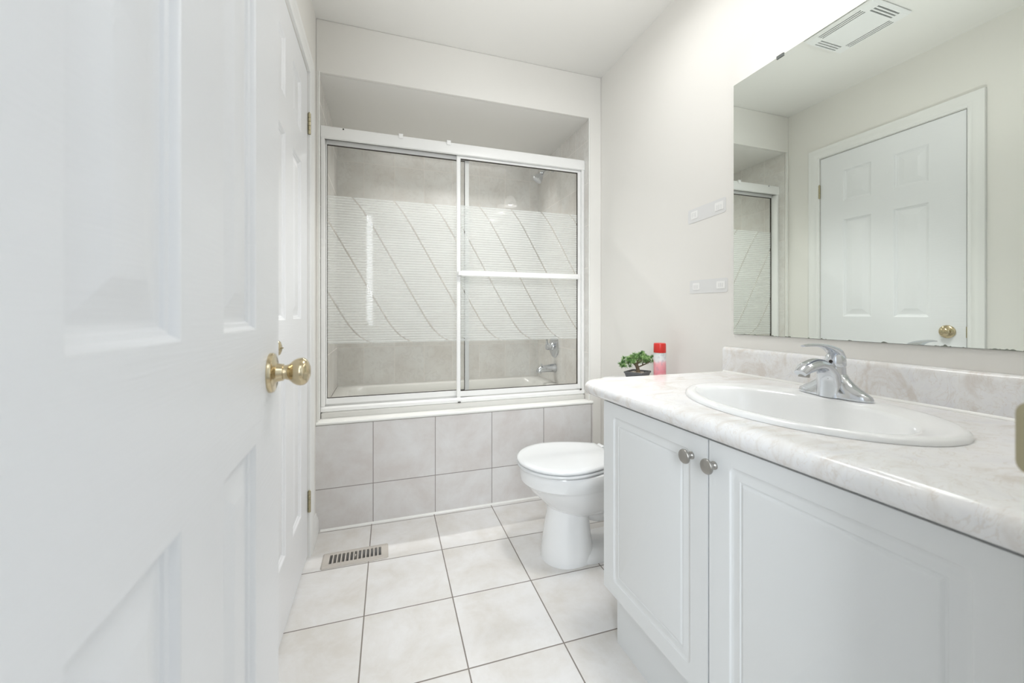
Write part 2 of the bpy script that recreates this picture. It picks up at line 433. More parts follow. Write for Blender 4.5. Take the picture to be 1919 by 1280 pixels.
# entrance jamb with a stop
bm = B()
box(bm, EX[0]-.018, EX[0], .02, YN, 0, EX[2]); box(bm, EX[1], EX[1]+.018, .02, YN, 0, EX[2]); box(bm, EX[0]-.018, EX[1]+.018, .02, YN, EX[2], EX[2]+.018)
box(bm, EX[0], EX[0]+.010, .055, .098, 0, EX[2]); box(bm, EX[1]-.010, EX[1], .055, .098, 0, EX[2]); box(bm, EX[0]+.010, EX[1]-.010, .055, .098, EX[2]-.010, EX[2])
struct(finish(bm, 'trim_7', M['trim']))
# baseboards
bm = B(); prof = [(0, 0), (.014, 0), (.014, .055), (.010, .068), (.006, .074), (.004, .088), (0, .090)]
loft(bm, [[(XL+h, y, z) for h, z in prof] for y in (1.933, 2.071)]); struct(finish(bm, 'baseboard_left', M['trim'], smooth=30))
bm = B(); loft(bm, [[(XL+h, y, z) for h, z in prof] for y in (.155, 1.098)]); struct(finish(bm, 'baseboard_left', M['trim'], smooth=30))
bm = B(); loft(bm, [[(XR-h, y, z) for h, z in prof] for y in (1.11, 2.079)]); struct(finish(bm, 'baseboard_right', M['trim'], smooth=30))
bm = B(); loft(bm, [[(x, YB-h, z) for h, z in prof] for x in (1.186, XR-.015)]); struct(finish(bm, 'baseboard_back', M['trim'], smooth=30))
# hallway behind the camera
struct(finish(box(B(), -.6, 1.0, -1.5, -.0, -.05, -.0005), 'floor_hall', M['hallfloor']))
struct(finish(box(B(), -.6, 1.0, -1.5, .02, ZC, ZC+.05), 'ceiling_hall', M['ceil']))
struct(finish(box(B(), -.65, -.6, -1.5, .02, 0, ZC), 'wall_hall_left', M['hall']))
struct(finish(box(B(), 1.0, 1.05, -1.5, .02, 0, ZC), 'wall_hall_right', M['hall']))
struct(finish(box(B(), -.65, 1.05, -1.55, -1.5, 0, ZC), 'wall_hall_back', M['hall']))
bm = B()
for q in ((-.65, XL-.0, 0, ZC), (1.0, 1.05, 0, ZC)): pass
struct(finish(box(bm, -.65, XL, .02, .06, 0, ZC), 'wall_hall_front', M['hall']))

# ---------------------------------------------------------------- doors
DPROF = [(0, 0), (.003, .002), (.006, .006), (.010, .0075), (.012, .010), (.016, .011), (.019, .011), (.046, .003), (.049, .0025)]
def knob_bm(bm, o, ax, s=1, prof=None):
    return lathe(bm, [(t*s, r*s) for t, r in prof], o, ax, 40)
KN = [(0, .0317), (.003, .0319), (.006, .0305), (.0075, .027), (.0080, .018), (.010, .0150), (.016, .0138), (.019, .0135), (.0195, .0115), (.0235, .0113), (.024, .0122), (.027, .0128), (.030, .0155), (.034, .0192), (.039, .0218), (.044, .0227), (.049, .0218), (.053, .0188), (.0555, .0145), (.0575, .009), (.058, .004), (.058, .0001)]
def hinge(parent, o, axis_dir, z, name='hinge', local=False):
    bm = B(); x, y = o
    for k in range(5):
        lathe(bm, [(0, .0052), (.0008, .006), (.0162, .006), (.017, .0052)], (x, y, z-.0445+k*.0178), 'z', 16)
    lathe(bm, [(0, .0035), (.002, .0045), (.004, .003)], (x, y, z+.0445), 'z', 12)
    dx, dy = axis_dir
    box(bm, min(x, x+dx*.03)-.001, max(x, x+dx*.03)+.001, min(y, y+dy*.03)-.0008, max(y, y+dy*.03)+.0008, z-.044, z+.044)
    return finish(bm, name, M['brassdull'], parent, smooth=40, local=local)
ROWS = ((.24, .857), (1.016, 1.632), (1.745, 1.945))
# door in the left wall
d = struct(empty('door_1', (XL, 1.862, 0)))
tag(d, 'closed white six-panel door in the left wall, brass hinges beside the tub', 'door')
cols = ((1.313, 1.467), (1.576, 1.727))
rects = [(c[0], c[1], r[0], r[1]) for c in cols for r in ROWS]
bm = B(); panelled(bm, 1.1695, 1.862, .012, 2.058, .035, rects, DPROF, lambda a, b, w: (XL-.001-w, a, b))
finish(bm, 'door_slab', M['door'], d, smooth=25)
for z in (.237, 1.843): hinge(d, (XL+.006, 1.8655), (-1, 0), z)
ky, kz = 1.240, .942
bm = B(); lathe(bm, [(0, .033), (.003, .0335), (.007, .031), (.010, .024), (.012, .014), (.014, .010), (.016, .0095), (.018, .014), (.022, .0205), (.028, .0215), (.033, .018), (.036, .010), (.0365, .001)], (XL-.001, ky, kz), 'x', 36)
kb = finish(bm, 'door_knob', M['brass'], d, smooth=40)
bm = B(); box(bm, XL+.0350, XL+.0390, ky-.006, ky+.006, kz-.002, kz+.002); finish(bm, 'privacy_button', M['brassdull'], kb, bevel=.0006)
bm = B(); box(bm, XL-.03, XL+.0015, 1.1655, 1.1705, kz-.028, kz+.028); finish(bm, 'latch_plate', M['brassdull'], d, bevel=.0006)
# open entrance door in the foreground
d = struct(empty('door_2', (-.1525, .145, 0), .0307))
tag(d, 'open white six-panel door in the left foreground with a round brass knob', 'door')
cols = ((.121, .257), (.360, .492))
rects = [(c[0], c[1], r[0], r[1]) for c in cols for r in ROWS]
bm = B(); panelled(bm, 0, .638, .012, 2.045, .035, rects, DPROF, lambda a, b, w: (-w, a, b))
finish(bm, 'door_slab', M['door'], d, smooth=25, local=True)
bm = B(); knob_bm(bm, (0, .575, .944), 'x', 1, KN); kb = finish(bm, 'door_knob', M['brass'], d, smooth=40, local=True)
bm = B(); knob_bm(bm, (-.035, .575, .944), '-x', 1, KN); finish(bm, 'door_knob', M['brass'], d, smooth=40, local=True)
bm = B(); box(bm, -.029, -.006, .6375, .6395, .915, .973); lp = finish(bm, 'latch_plate', M['brassdull'], d, bevel=.0006, local=True)
bm = B(); lathe(bm, [(0, .008), (.009, .007), (.011, .004)], (-.0175, .6385, .944), 'y', 16); finish(bm, 'latch_bolt', M['brassdull'], lp, smooth=40, local=True)
for z in (.25, 1.04, 1.82): hinge(d, (-.042, -.004), (1, 0), z, local=True)
# strike plate on the right jamb
zc = .942
bm = B(); R = []
for x, y in ((EX[1]-.0002, .095), (EX[1]-.0002, .147), (EX[1]-.001, .158), (EX[1]+.003, .168)):
    pass
pts = rrect(.096, .1737, zc-.029, zc+.029, .010, 6)
def sx(y): return EX[1]-.0022+(0 if y < .15 else .06*(y-.15))
bm = B(); loft(bm, [[(sx(y)-0, y, z) for y, z in pts], [(sx(y)+.0020, y, z) for y, z in pts]])
o = finish(bm, 'strike_plate', M['brassdull'], bevel=.0006); tag(o, 'dull brass strike plate with rounded corners on the right door jamb', 'strike plate'); 

# ================================================================ BATHTUB + SHOWER
t = empty('bathtub', (.439, 2.51, 0))
tag(t, 'white bathtub in the tiled alcove behind the sliding glass doors', 'bathtub')
bm = B(); x0, x1, y0, y1, zr = AL+.002, AR-.002, 2.1015, AY-.002, .548
def rr3(ins, z, r, n=6, ex=0): return [(a, b, z) for a, b in rrect(x0+ins+ex, x1-ins-ex, y0+ins, y1-ins, r, n)]
rings = [rr3(.0, .02, .004), rr3(0, .516-.0, .004), rr3(0, .517, .004)]
y0 = 2.139
rings = [rr3(.0, .02, .004), rr3(0, .52, .004), rr3(0, .542, .004), rr3(.006, zr, .008), rr3(.075, zr, .10), rr3(.085, zr-.006, .10), rr3(.10, .50, .11), rr3(.12, .35, .12, ex=.02), rr3(.15, .22, .12, ex=.05), rr3(.20, .19, .10, ex=.08)]
loft(bm, rings); finish(bm, 'basin', M['acrylic'], t, smooth=40)
bm = B(); lathe(bm, [(0, .028), (.003, .027), (.004, .018), (.0041, .001)], (.90, 2.52, .1905), 'z', 24); finish(bm, 'drain', M['chrome'], t, smooth=40)

e = empty('shower_enclosure', (.439, 2.17, .548))
tag(e, 'white framed sliding shower door with striped frosted glass panes above the tub', 'shower door')
FY0, FY1 = 2.150, 2.205
bm = B(); prof = [(FY0-.004, 1.903), (FY0-.010, 1.907), (FY0-.010, 1.952), (FY0-.004, 1.965), (FY1, 1.965), (FY1, 1.903), (FY1-.004, 1.903), (FY1-.004, 1.955), (FY0+.0, 1.955), (FY0, 1.903)]
loft(bm, [[(x, y, z) for y, z in prof] for x in (AL+.001, AR-.001)]); tr = finish(bm, 'top_rail', M['alu'], e, smooth=30)
for u in (.092, .342):
    bm = B(); box(bm, u-.011, u+.011, FY0-.015, FY0-.0095, 1.948, 1.972); box(bm, u-.011, u+.011, FY0-.015, FY0+.02, 1.9655, 1.972); finish(bm, 'clip', M['alu'], tr, bevel=.002)
bm = B(); lathe(bm, [(0, .004), (.001, .003)], (-.185, FY0-.0105, 1.957), '-y', 12); finish(bm, 'hole_disc', M['gasket'], tr)  # dark disc stands in for the shade of an open hole
bm = B(); prof = [(FY0-.006, .5485), (FY0-.010, .552), (FY0-.010, .566), (FY0-.004, .574), (FY0+.002, .574), (FY0+.002, .560), (FY1-.006, .560), (FY1-.006, .580), (FY1, .580), (FY1, .5485)]
loft(bm, [[(x, y, z) for y, z in prof] for x in (AL+.001, AR-.001)]); finish(bm, 'bottom_track', M['alu'], e, smooth=30)
for xa, xb in ((AL+.001, AL+.018), (AR-.018, AR-.001)):
    bm = B(); box(bm, xa, xb, FY0-.006, FY1, .575, 1.905); finish(bm, 'side_jamb', M['alu'], e, bevel=.0015)
def pane(name, x0, x1, y, mat, stl, strr, z0=.578, z1=1.912):
    """frame sides: stl/strr widths"""
    bm = B()
    box(bm, x0, x0+stl, y-.008, y+.008, z0, z1); box(bm, x1-strr, x1, y-.008, y+.008, z0, z1)
    box(bm, x0+stl, x1-strr, y-.008, y+.008, z0, .6075); box(bm, x0+stl, x1-strr, y-.008, y+.008, 1.890, z1)
    fr = finish(bm, name, M['alu'], e, bevel=.0012)
    gx0, gx1, gz0, gz1 = x0+stl, x1-strr, .6075, 1.890; g = .0028
    bm = B(); gridsolid(bm, [gx0, gx0+g, gx1-g, gx1], [gz0, gz0+g, gz1-g, gz1], lambda a, b: not inr(a, b, (gx0+g, gx1-g, gz0+g, gz1-g)), y-.0050, y+.0050, lambda a, b, w: (a, w, b))
    finish(bm, 'gasket', M['gasket'], fr)
    bm = B(); v = [bm.verts.new(p) for p in ((gx0+g, y, gz0+g), (gx1-g, y, gz0+g), (gx1-g, y, gz1-g), (gx0+g, y, gz1-g))]; bm.faces.new(v)
    gl = finish(bm, 'glass_pane', mat, fr); 
    # keep the pattern in room coordinates: move the mesh so object space matches
    gl.data.transform(MW[e.name]); gl.location = -Vector(e.location)
    return fr
rear = pane('sliding_panel', AL+.019, .462, 2.190, M['glassR'], .004, .022)
front = pane('sliding_panel', .389, AR-.019, 2.164, M['glassF'], .019, .020)
bm = B(); box(bm, .408, 1.118, FY0-.028, FY0-.016, 1.240, 1.270); tb = finish(bm, 'towel_bar', M['alu'], front, bevel=.003)
for xa in (.398, 1.100):
    bm = B(); box(bm, xa-.006, xa+.024, FY0-.026, 2.157, 1.243, 1.267); finish(bm, 'bar_bracket', M['alu'], tb, bevel=.002)
bm = B(); box(bm, .389, .409, FY0-.0045, 2.157, .553, .5775); finish(bm, 'guide_foot', M['alu'], front, bevel=.001)
bm = B(); box(bm, .391, .407, FY0-.0125, FY0-.0105, .5495, .5545); finish(bm, 'bumper', M['gasket'], front)
bm = B(); box(bm, AR-.034, AR-.022, FY0-.0125, FY0-.0105, .5735, .5815); finish(bm, 'bumper', M['gasket'], front)

# shower fittings on the right alcove wall
s = empty('shower_fitting', (AR, 2.60, 2.07)); tag(s, 'chrome shower head on a short arm high on the right alcove wall', 'shower head')
bm = B(); lathe(bm, [(0, .028), (.004, .027), (.010, .016), (.012, .010)], (AR-.0005, 2.60, 2.075), '-x', 28); finish(bm, 'flange', M['chrome'], s, smooth=40)
bm = B(); P = spl([(AR-.008, 2.60, 2.075), (AR-.035, 2.60, 2.073), (AR-.065, 2.60, 2.055), (AR-.090, 2.60, 2.032)]); sweep(bm, P, .0085, 14); finish(bm, 'arm', M['chrome'], s, smooth=40)
bm = B(); lathe(bm, [(0, .010), (.006, .014), (.014, .014), (.018, .012), (.024, .016), (.045, .029), (.066, .034), (.074, .034), (.078, .0335), (.080, .030), (.0805, .001)], (AR-.084, 2.60, 2.040), (-.55, 0, -.83), 32); hd = finish(bm, 'shower_head', M['chrome'], s, smooth=35)
s = empty('tub_spout', (AR, 2.572, .64)); tag(s, 'chrome tub spout low on the right alcove wall', 'tub spout')
bm = B(); P = spl([(AR-.0005, 2.572, .648), (AR-.03, 2.572, .648), (AR-.09, 2.572, .645), (AR-.118, 2.572, .637), (AR-.128, 2.572, .618)]); sweep(bm, P, lerp([.032, .029, .024, .021, .019]), 24); finish(bm, 'spout_body', M['chrome'], s, smooth=40)
bm = B(); lathe(bm, [(0, .003), (.012, .003), (.013, .007), (.02, .007), (.021, .003)], (AR-.105, 2.572, .660), 'z', 14); finish(bm, 'diverter_pull', M['chrome'], s, smooth=40)
s = empty('shower_valve', (AR, 2.585, .80)); tag(s, 'round chrome shower valve plate with lever above the tub spout', 'shower valve')
bm = B(); lathe(bm, [(0, .080), (.004, .079), (.010, .070), (.014, .045), (.018, .030), (.030, .026), (.034, .020)], (AR-.0005, 2.585, .80), '-x', 40); finish(bm, 'escutcheon', M['chrome'], s, smooth=40)
bm = B(); lathe(bm, [(0, .024), (.02, .026), (.035, .022), (.040, .010)], (AR-.030, 2.585, .80), '-x', 28); hh = finish(bm, 'handle_hub', M['chrome'], s, smooth=40)
bm = B(); sweep(bm, spl([(AR-.055, 2.585, .80), (AR-.062, 2.575, .825), (AR-.070, 2.560, .850)]), lerp([.010, .008, .007]), 12, up=(1, 0, 0)); finish(bm, 'lever', M['chrome'], hh, smooth=40)

# ================================================================ FLOOR REGISTER
X0, X1, Y0, Y1 = -.240, .025, 1.756, 1.866
r = empty('floor_register', ((X0+X1)/2, (Y0+Y1)/2, 0)); tag(r, 'beige metal floor register with curved slots set in the tiles near the tub', 'floor vent')
slots = []
n = 13; sw = (REG[1]-REG[0]-.008)/n
for i in range(n): xc = REG[0]+.004+sw*(i+.5); slots.append((xc-.0056, xc+.0056, 1.780, 1.842))
bm = B(); As = [X0, X1, X0+.006, X1-.006]+[v for q in slots for v in q[:2]]; Bs = [Y0, Y1, 1.780, 1.842, Y0+.006, Y1-.006]
def rz(a, b, w):
    e_ = min(a-X0, X1-a, b-Y0, Y1-b); return (a, b, w if w < .001 else (.0012 if e_ < 1e-4 else .0055))
gridsolid(bm, As, Bs, lambda a, b: not any(inr(a, b, q) for q in slots), .0003, .0055, rz)
ce = [e_ for e_ in bm.edges if all(min(abs(v_.co.x-X0), abs(v_.co.x-X1)) < 1e-4 and min(abs(v_.co.y-Y0), abs(v_.co.y-Y1)) < 1e-4 for v_ in e_.verts)]
bmesh.ops.bevel(bm, geom=ce, offset=.0055, segments=3, affect='EDGES')
finish(bm, 'grille', M['register'], r, smooth=20)
for i in range(n+1):     # curved louvre fins below the face
    xc = REG[0]+.004+sw*i
    if i in (0, n): continue
    if i == 7 or i == 6: pass
    bm = B(); R = []
    for k in range(7):
        y = 1.780+.062*k/6; bow = .0035*math.cos(PI*(k/6-.5))
        R.append([(xc+bow-.0009-.002, y, .0), (xc+bow+.0009-.002, y, .0), (xc+bow+.0009+.0015, y, -.022), (xc+bow-.0009+.0015, y, -.022)])
    loft(bm, R); finish(bm, 'louvre', M['register'], r)
bm = B(); xc = REG[0]+.004+sw*6.5; box(bm, xc-.0022, xc+.0022, 1.800, 1.812, -.004, .010); finish(bm, 'damper_lever', M['register'], r, bevel=.001)
finish(duct_bm, 'duct', M['dark'], r)

# ================================================================ TOILET
TY = 1.545
t = empty('toilet', (.85, TY, 0)); tag(t, 'white toilet with closed lid between the vanity and the tub', 'toilet')
def egg(xf, xb, w, z, n=56, p=2.0, xm=None):
    xm = xm if xm is not None else xf+.45*(xb-xf); r = []
    for i in range(n):
        q = 2*PI*i/n; c, s_ = math.cos(q), math.sin(q)
        a = (xb-xm) if c > 0 else (xm-xf); pp = 2.6 if c > 0 else p
        r.append((xm+a*math.copysign(abs(c)**(2/pp), c), TY+w*math.copysign(abs(s_)**(2/pp), s_), z))
    return r
bm = B()
secs = [(.740, .955, .050, .180), (.700, .968, .086, .196), (.662, .976, .116, .228), (.622, .980, .142, .268), (.590, .980, .160, .300), (.576, .980, .167, .320), (.566, .98, .172, .332), (.554, .981, .1795, .339), (.551, .982, .181, .385), (.555, .98, .178, .394), (.567, .968, .166, .397)]
loft(bm, [egg(a, b, w_, z) for a, b, w_, z in secs]); finish(bm, 'bowl', M['ceramic'], t, smooth=50)
bm = B()
secs = [(.642, .868, .099, 0), (.642, .868, .099, .006), (.645, .862, .094, .05), (.655, .852, .086, .12), (.668, .845, .081, .19), (.672, .85, .085, .25)]
loft(bm, [egg(a, b, w_, z) for a, b, w_, z in secs]); finish(bm, 'pedestal', M['ceramic'], t, smooth=50)
bm = B()   # foot flange and trapway behind the pedestal
fl = [(.72, 1.13, .100, 0), (.72, 1.13, .100, .012), (.74, 1.12, .092, .030), (.76, 1.11, .070, .045), (.78, 1.09, .052, .055)]
loft(bm, [egg(a, b, w_, z, p=2.8) for a, b, w_, z in fl])
sweep(bm, spl([(.80, TY, .26), (.85, TY, .205), (.90, TY, .175), (.95, TY, .20), (.99, TY, .27), (1.03, TY, .30), (1.07, TY, .22), (1.08, TY, .10), (1.08, TY, .01)]), .052, 24)
box(bm, .96, 1.10, TY-.022, TY+.022, .04, .26)
finish(bm, 'trapway', M['ceramic'], t, smooth=50)
bm = B(); loft(bm, [[(x, y, z) for x, y in rrect(.93+i, 1.225, TY-w_, TY+w_, .04, 6)] for i, w_, z in ((.05, .09, .30), (.01, .118, .335), (0, .125, .36), (0, .125, .390), (.004, .121, .396))]); finish(bm, 'tank_shelf', M['ceramic'], t, smooth=50)
def lidout(off=0, n=14):
    xm, a, b = .722, .184-off, .184-off; L = []
    for i in range(2*n+1):
        q = PI/2+PI*i/(2*n); L.append((xm+a*math.cos(q), b*math.sin(q)))
    xe = .955-off; be = .106-off
    side = []
    for i in range(1, 9):
        q = i/8; side.append((xm+(xe-xm)*q, -(b-(b-be)*q**1.9)))
    L += side; L += [(x, -y) for x, y in side[::-1]]
    return L
bm = B(); loft(bm, [[(x, TY+y, z) for x, y in lidout(o_)] for o_, z in ((.006, .3985), (.001, .401), (0, .405), (.001, .410), (.005, .4125))]); finish(bm, 'seat', M['seat'], t, smooth=50)
bm = B(); loft(bm, [[(x, TY+y, z) for x, y in lidout(o_)] for o_, z in ((.006, .4150), (.001, .4165), (0, .420), (.002, .4255), (.010, .4290), (.03, .4305), (.08, .4318))]); finish(bm, 'lid', M['seat'], t, smooth=50)
for sy_ in (-1, 1):
    bm = B(); lathe(bm, [(0, .013), (.004, .014), (.040, .014), (.044, .012)], (.968, TY+sy_*.075-.022, .412), 'y', 20); finish(bm, 'seat_hinge', M['seat'], t, smooth=40)
bm = B(); T0, T1 = TY-.225, TY+.225
def trr(ix, iy, z, r=.05): return [(x, y, z) for x, y in rrect(1.045+ix, 1.236, T0+iy, T1-iy, r, 8)]
loft(bm, [trr(.055, .05, .397), trr(.040, .035, .410), trr(.022, .018, .450), trr(.014, .010, .52), trr(.010, .006, .60), trr(.008, .004, .676)]); finish(bm, 'tank', M['ceramic'], t, smooth=50)
bm = B(); loft(bm, [trr(.004, .0, .678, .05), trr(-.003, -.006, .682, .052), trr(-.005, -.008, .692, .054), trr(-.005, -.008, .704, .054), trr(-.001, -.004, .712, .05), trr(.010, .007, .716, .045)]); finish(bm, 'tank_lid', M['ceramic'], t, smooth=50)
bm = B(); lathe(bm, [(0, .013), (.006, .012), (.010, .007)], (1.054, T1-.055, .645), '-x', 20); sweep(bm, [(1.042, T1-.055, .645), (1.038, T1-.06, .645), (1.036, T1-.12, .640)], [.005, .006, .008], 12, up=(0, 0, 1)); finish(bm, 'flush_lever', M['chrome'], t, smooth=40)
TANKZ = .716
# ---------------------------------------------------------------- bonsai
def pot_ring(h, z, r=.006, c=(1.128, 1.565), rot=.55):
    out = []
    for a, b in rrect(-h, h, -h*.86, h*.86, r, 3):
        out.append((c[0]+a*math.cos(rot)-b*math.sin(rot), c[1]+a*math.sin(rot)+b*math.cos(rot), z))
    return out
p = empty('potted_bonsai', (1.128, 1.565, TANKZ)); tag(p, 'small green bonsai tree in a square dark grey pot on the toilet tank', 'plant')
z = TANKZ+.0005; M['pot'] = N('grey_pot_glaze', lin((96, 97, 99)), .45).m
bm = B(); loft(bm, [pot_ring(.036, z), pot_ring(.038, z+.004), pot_ring(.050, z+.044), pot_ring(.053, z+.045), pot_ring(.053, z+.052), pot_ring(.048, z+.052), pot_ring(.046, z+.040)]); finish(bm, 'pot', M['pot'], p, smooth=30)
k = N('pebble_stone', lin((196, 186, 172)), .7); k.col(k.ramp(k.noise(120, 1), [(.35, lin((168, 150, 132))), (.6, lin((222, 214, 204)))])); M['peb'] = k.m
bm = B()
loft(bm, [pot_ring(.0455, z+.041), pot_ring(.0455, z+.0425)])
for i in range(150):
    a, b = random.uniform(-.043, .043), random.uniform(-.036, .036); c_, s_ = math.cos(.55), math.sin(.55)
    m = Matrix.Translation((1.128+a*c_-b*s_, 1.565+a*s_+b*c_, z+.044)) @ Matrix.Diagonal((random.uniform(.7, 1.3), random.uniform(.7, 1.3), .7, 1))
    bmesh.ops.create_icosphere(bm, subdivisions=1, radius=.0042, matrix=m)
tag(finish(bm, 'gravel', M['peb'], p, smooth=60), kind='stuff')
k = N('bonsai_bark', lin((118, 104, 84)), .85); k.bump(k.noise(150, 4), .6, .003); M['bark'] = k.m
bm = B(); bx, by, bz = 1.128, 1.565, z+.040
# screen-parallel horizontal of the room view is roughly (0.95,-0.31): spread the crown along it
hx, hy_ = .95, -.31
def bp(a, h, dpt=0): return (bx+a*hx+dpt*-hy_*1, by+a*hy_+dpt*hx, bz+h)
sweep(bm, spl([bp(.004, 0), bp(.002, .018), bp(-.003, .035), bp(-.012, .047)]), lerp([.0125, .0085, .008, .0065]), 12)
br = [([(-.010, .045, 0), (-.03, .052, .005), (-.055, .047, .01), (-.075, .036, .006)], .0042), ([(0, .030, 0), (.022, .040, -.005), (.045, .050, -.004), (.062, .062, 0)], .0038),
      ([(-.004, .04, 0), (.005, .06, .01), (.02, .075, .012)], .0045), ([(-.012, .047, 0), (-.028, .066, -.01), (-.04, .078, -.014)], .0036), ([(-.004, .04, 0), (0, .055, -.02), (.01, .068, -.034)], .0034), ([(.022, .040, -.005), (.03, .055, .01), (.05, .066, .018)], .003)]
for pts, r0 in br: sweep(bm, spl([bp(a, h, dd) for a, h, dd in pts], 4), lerp([r0*(1-.55*i/(len(pts)-1)) for i in range(len(pts))], 4), 8)
finish(bm, 'trunk', M['bark'], p, smooth=50)
k = N('bonsai_needles', lin((96, 142, 70)), .6); k.col(k.ramp(k.noise(55, 2), [(.35, lin((70, 112, 62))), (.5, lin((116, 158, 88))), (.65, lin((176, 204, 140)))])); M['leaf'] = k.m
bm = B(); cl = []
for cx_, ch, cd, rx, rzv, nn in ((-.066, .050, .004, .020, .016, 11), (-.078, .036, .004, .012, .008, 4), (-.040, .068, .0, .024, .014, 15), (-.012, .076, -.004, .022, .012, 13), (.018, .078, .006, .024, .016, 17), (.030, .062, -.006, .024, .010, 10), (.054, .066, .004, .020, .013, 12), (.0, .062, .012, .02, .01, 8), (.022, .092, .004, .012, .006, 4), (-.035, .056, -.02, .02, .01, 6), (.03, .07, -.03, .02, .01, 6)):
    for i in range(nn): cl.append((cx_+random.gauss(0, rx*.55), ch+random.gauss(0, rzv*.55), cd+random.gauss(0, .014)))
for a, h, dd in cl:
    c0 = Vector(bp(a, h, dd))
    for i in range(34):
        dr = Vector((random.gauss(0, 1), random.gauss(0, 1), random.gauss(.5, .8))).normalized(); ln = random.uniform(.010, .017)
        U = dr.orthogonal().normalized()*.0007; W = dr.cross(U.normalized())*.0007
        b0 = [bm.verts.new(c0+U), bm.verts.new(c0-U*.5+W*.87), bm.verts.new(c0-U*.5-W*.87)]; m1 = c0+dr*ln*.6
        b1 = [bm.verts.new(m1+U*1.2), bm.verts.new(m1-U*.6+W), bm.verts.new(m1-U*.6-W)]; tip = bm.verts.new(c0+dr*ln)
        for q in range(3):
            bm.faces.new((b0[q], b0[(q+1) % 3], b1[(q+1) % 3], b1[q])); bm.faces.new((b1[q], b1[(q+1) % 3], tip))
tag(finish(bm, 'foliage', M['leaf'], p), kind='stuff')
# ---------------------------------------------------------------- spray can
cx_, cy_ = 1.162, 1.452
s = empty('spray_can', (cx_, cy_, TANKZ)); tag(s, 'pink and white aerosol can with a red cap on the toilet tank', 'spray can')
k = N('can_print', lin((232, 190, 196)), .28); o_ = k.sep(); zz = k.math('ADD', o_[2], k.math('MULTIPLY', k.math('SUBTRACT', k.noise(28, 3), .5), .05))
c1 = k.ramp(k.math('DIVIDE', zz, .15), [(.0, lin((236, 196, 200))), (.2, lin((240, 214, 216))), (.42, lin((226, 138, 148))), (.66, lin((235, 170, 176))), (.80, lin((228, 226, 226))), (.97, lin((214, 220, 216)))])
blot = k.math('MULTIPLY', k.math('GREATER_THAN', k.noise(75, 2, seed=3), .60), k.math('GREATER_THAN', o_[2], .055)); k.col(k.mix(k.math('MULTIPLY', blot, .25), c1, lin((150, 150, 168)))); M['can'] = k.m
z = TANKZ+.0005
bm = B(); lathe(bm, [(0, .0235), (.002, .0262), (.006, .0262), (.140, .0262), (.147, .0245), (.150, .0235)], (cx_, cy_, z), 'z', 36); finish(bm, 'can_body', M['can'], s, smooth=40)
bm = B(); lathe(bm, [(.1485, .0255), (.150, .0262), (.184, .0258), (.189, .0245), (.190, .022), (.1905, .001)], (cx_, cy_, z), 'z', 36); finish(bm, 'cap', N('red_cap', lin((214, 52, 44)), .3).m, s, smooth=40)

# ================================================================ VANITY
def VM(x, y, z):          # the front of the vanity runs very slightly out of square with the wall
    return (x+.026*(1.14-y)*max(0, min(1.0, (XR-.06-x)/(XR-.06-.63))), y, z)
def vbm(bm):
    for v in bm.verts: v.co = VM(*v.co)
    return bm
CT, CB = .819, .776
v = empty('vanity_cabinet', (.93, .63, 0)); tag(v, 'white two-door vanity cabinet under the marble-look counter', 'vanity cabinet')
bm = B(); VY0, VY1 = .16, 1.088
box(bm, .664, XR-.002, VY1-.016, VY1, .205, CB-.002); box(bm, .664, XR-.002, VY0, VY0+.016, .205, CB-.002); box(bm, .664, XR-.002, VY0+.016, VY1-.016, .205, .221); box(bm, XR-.012, XR-.002, VY0+.016, VY1-.016, .221, CB-.002)
for a, b, c, dd in ((VY0+.016, .20, .221, CB-.002), (.645, .690, .221, CB-.002), (1.04, VY1-.016, .221, CB-.002), (.20, 1.04, .745, CB-.002), (.20, 1.04, .205, .235)): box(bm, .6645, .680, a, b, c, dd)
finish(vbm(bm), 'carcass', M['vinyl'], v)
bm = B(); box(bm, .705, .721, VY0, VY1-.004, 0, .205); box(bm, .721, XR-.002, VY1-.02, VY1-.004, 0, .205); box(bm, .721, XR-.002, VY0, VY0+.016, 0, .205); finish(vbm(bm), 'toe_kick', M['vinyl'], v)
VPROF = [(0, 0), (.002, .0006), (.004, .0030), (.0075, .0042), (.011, .0042), (.024, .0022), (.0255, .0034), (.028, .0036), (.031, .0012), (.033, .0006)]
VRAD = [0, .012, .014, .016, .016, .0005, .0005, .0005, .0005, .0005]
for y0_, y1_, ky_, c in ((.6685, 1.066, .713, 'left'), (.225, .6645, .651, 'right')):
    bm = B(); ins = .048
    panelled(bm, y0_, y1_, .205, .771, .018, [(y0_+ins, y1_-ins, .205+ins-.008, .771-ins+.012)], VPROF, lambda a, b, w: (.645+w, a, b), back=False, radii=VRAD)
    dv = finish(vbm(bm), 'door', M['vinyl'], v, smooth=25)
    kx, kyy, kz_ = VM(.645, ky_, .722)
    bm = B(); lathe(bm, [(0, .0085), (.002, .0085), (.004, .006), (.008, .0048), (.013, .0055), (.016, .010), (.0175, .0148), (.019, .0160), (.0215, .0160), (.0235, .0148), (.0245, .012), (.0248, .001)], (kx, kyy, kz_), '-x', 36); finish(bm, 'knob', M['nickel'], dv, smooth=35)
bm = B(); box(bm, .645, .663, VY0+.001, .2225, .205, .771); finish(vbm(bm), 'filler_panel', M['vinyl'], v, bevel=.001)

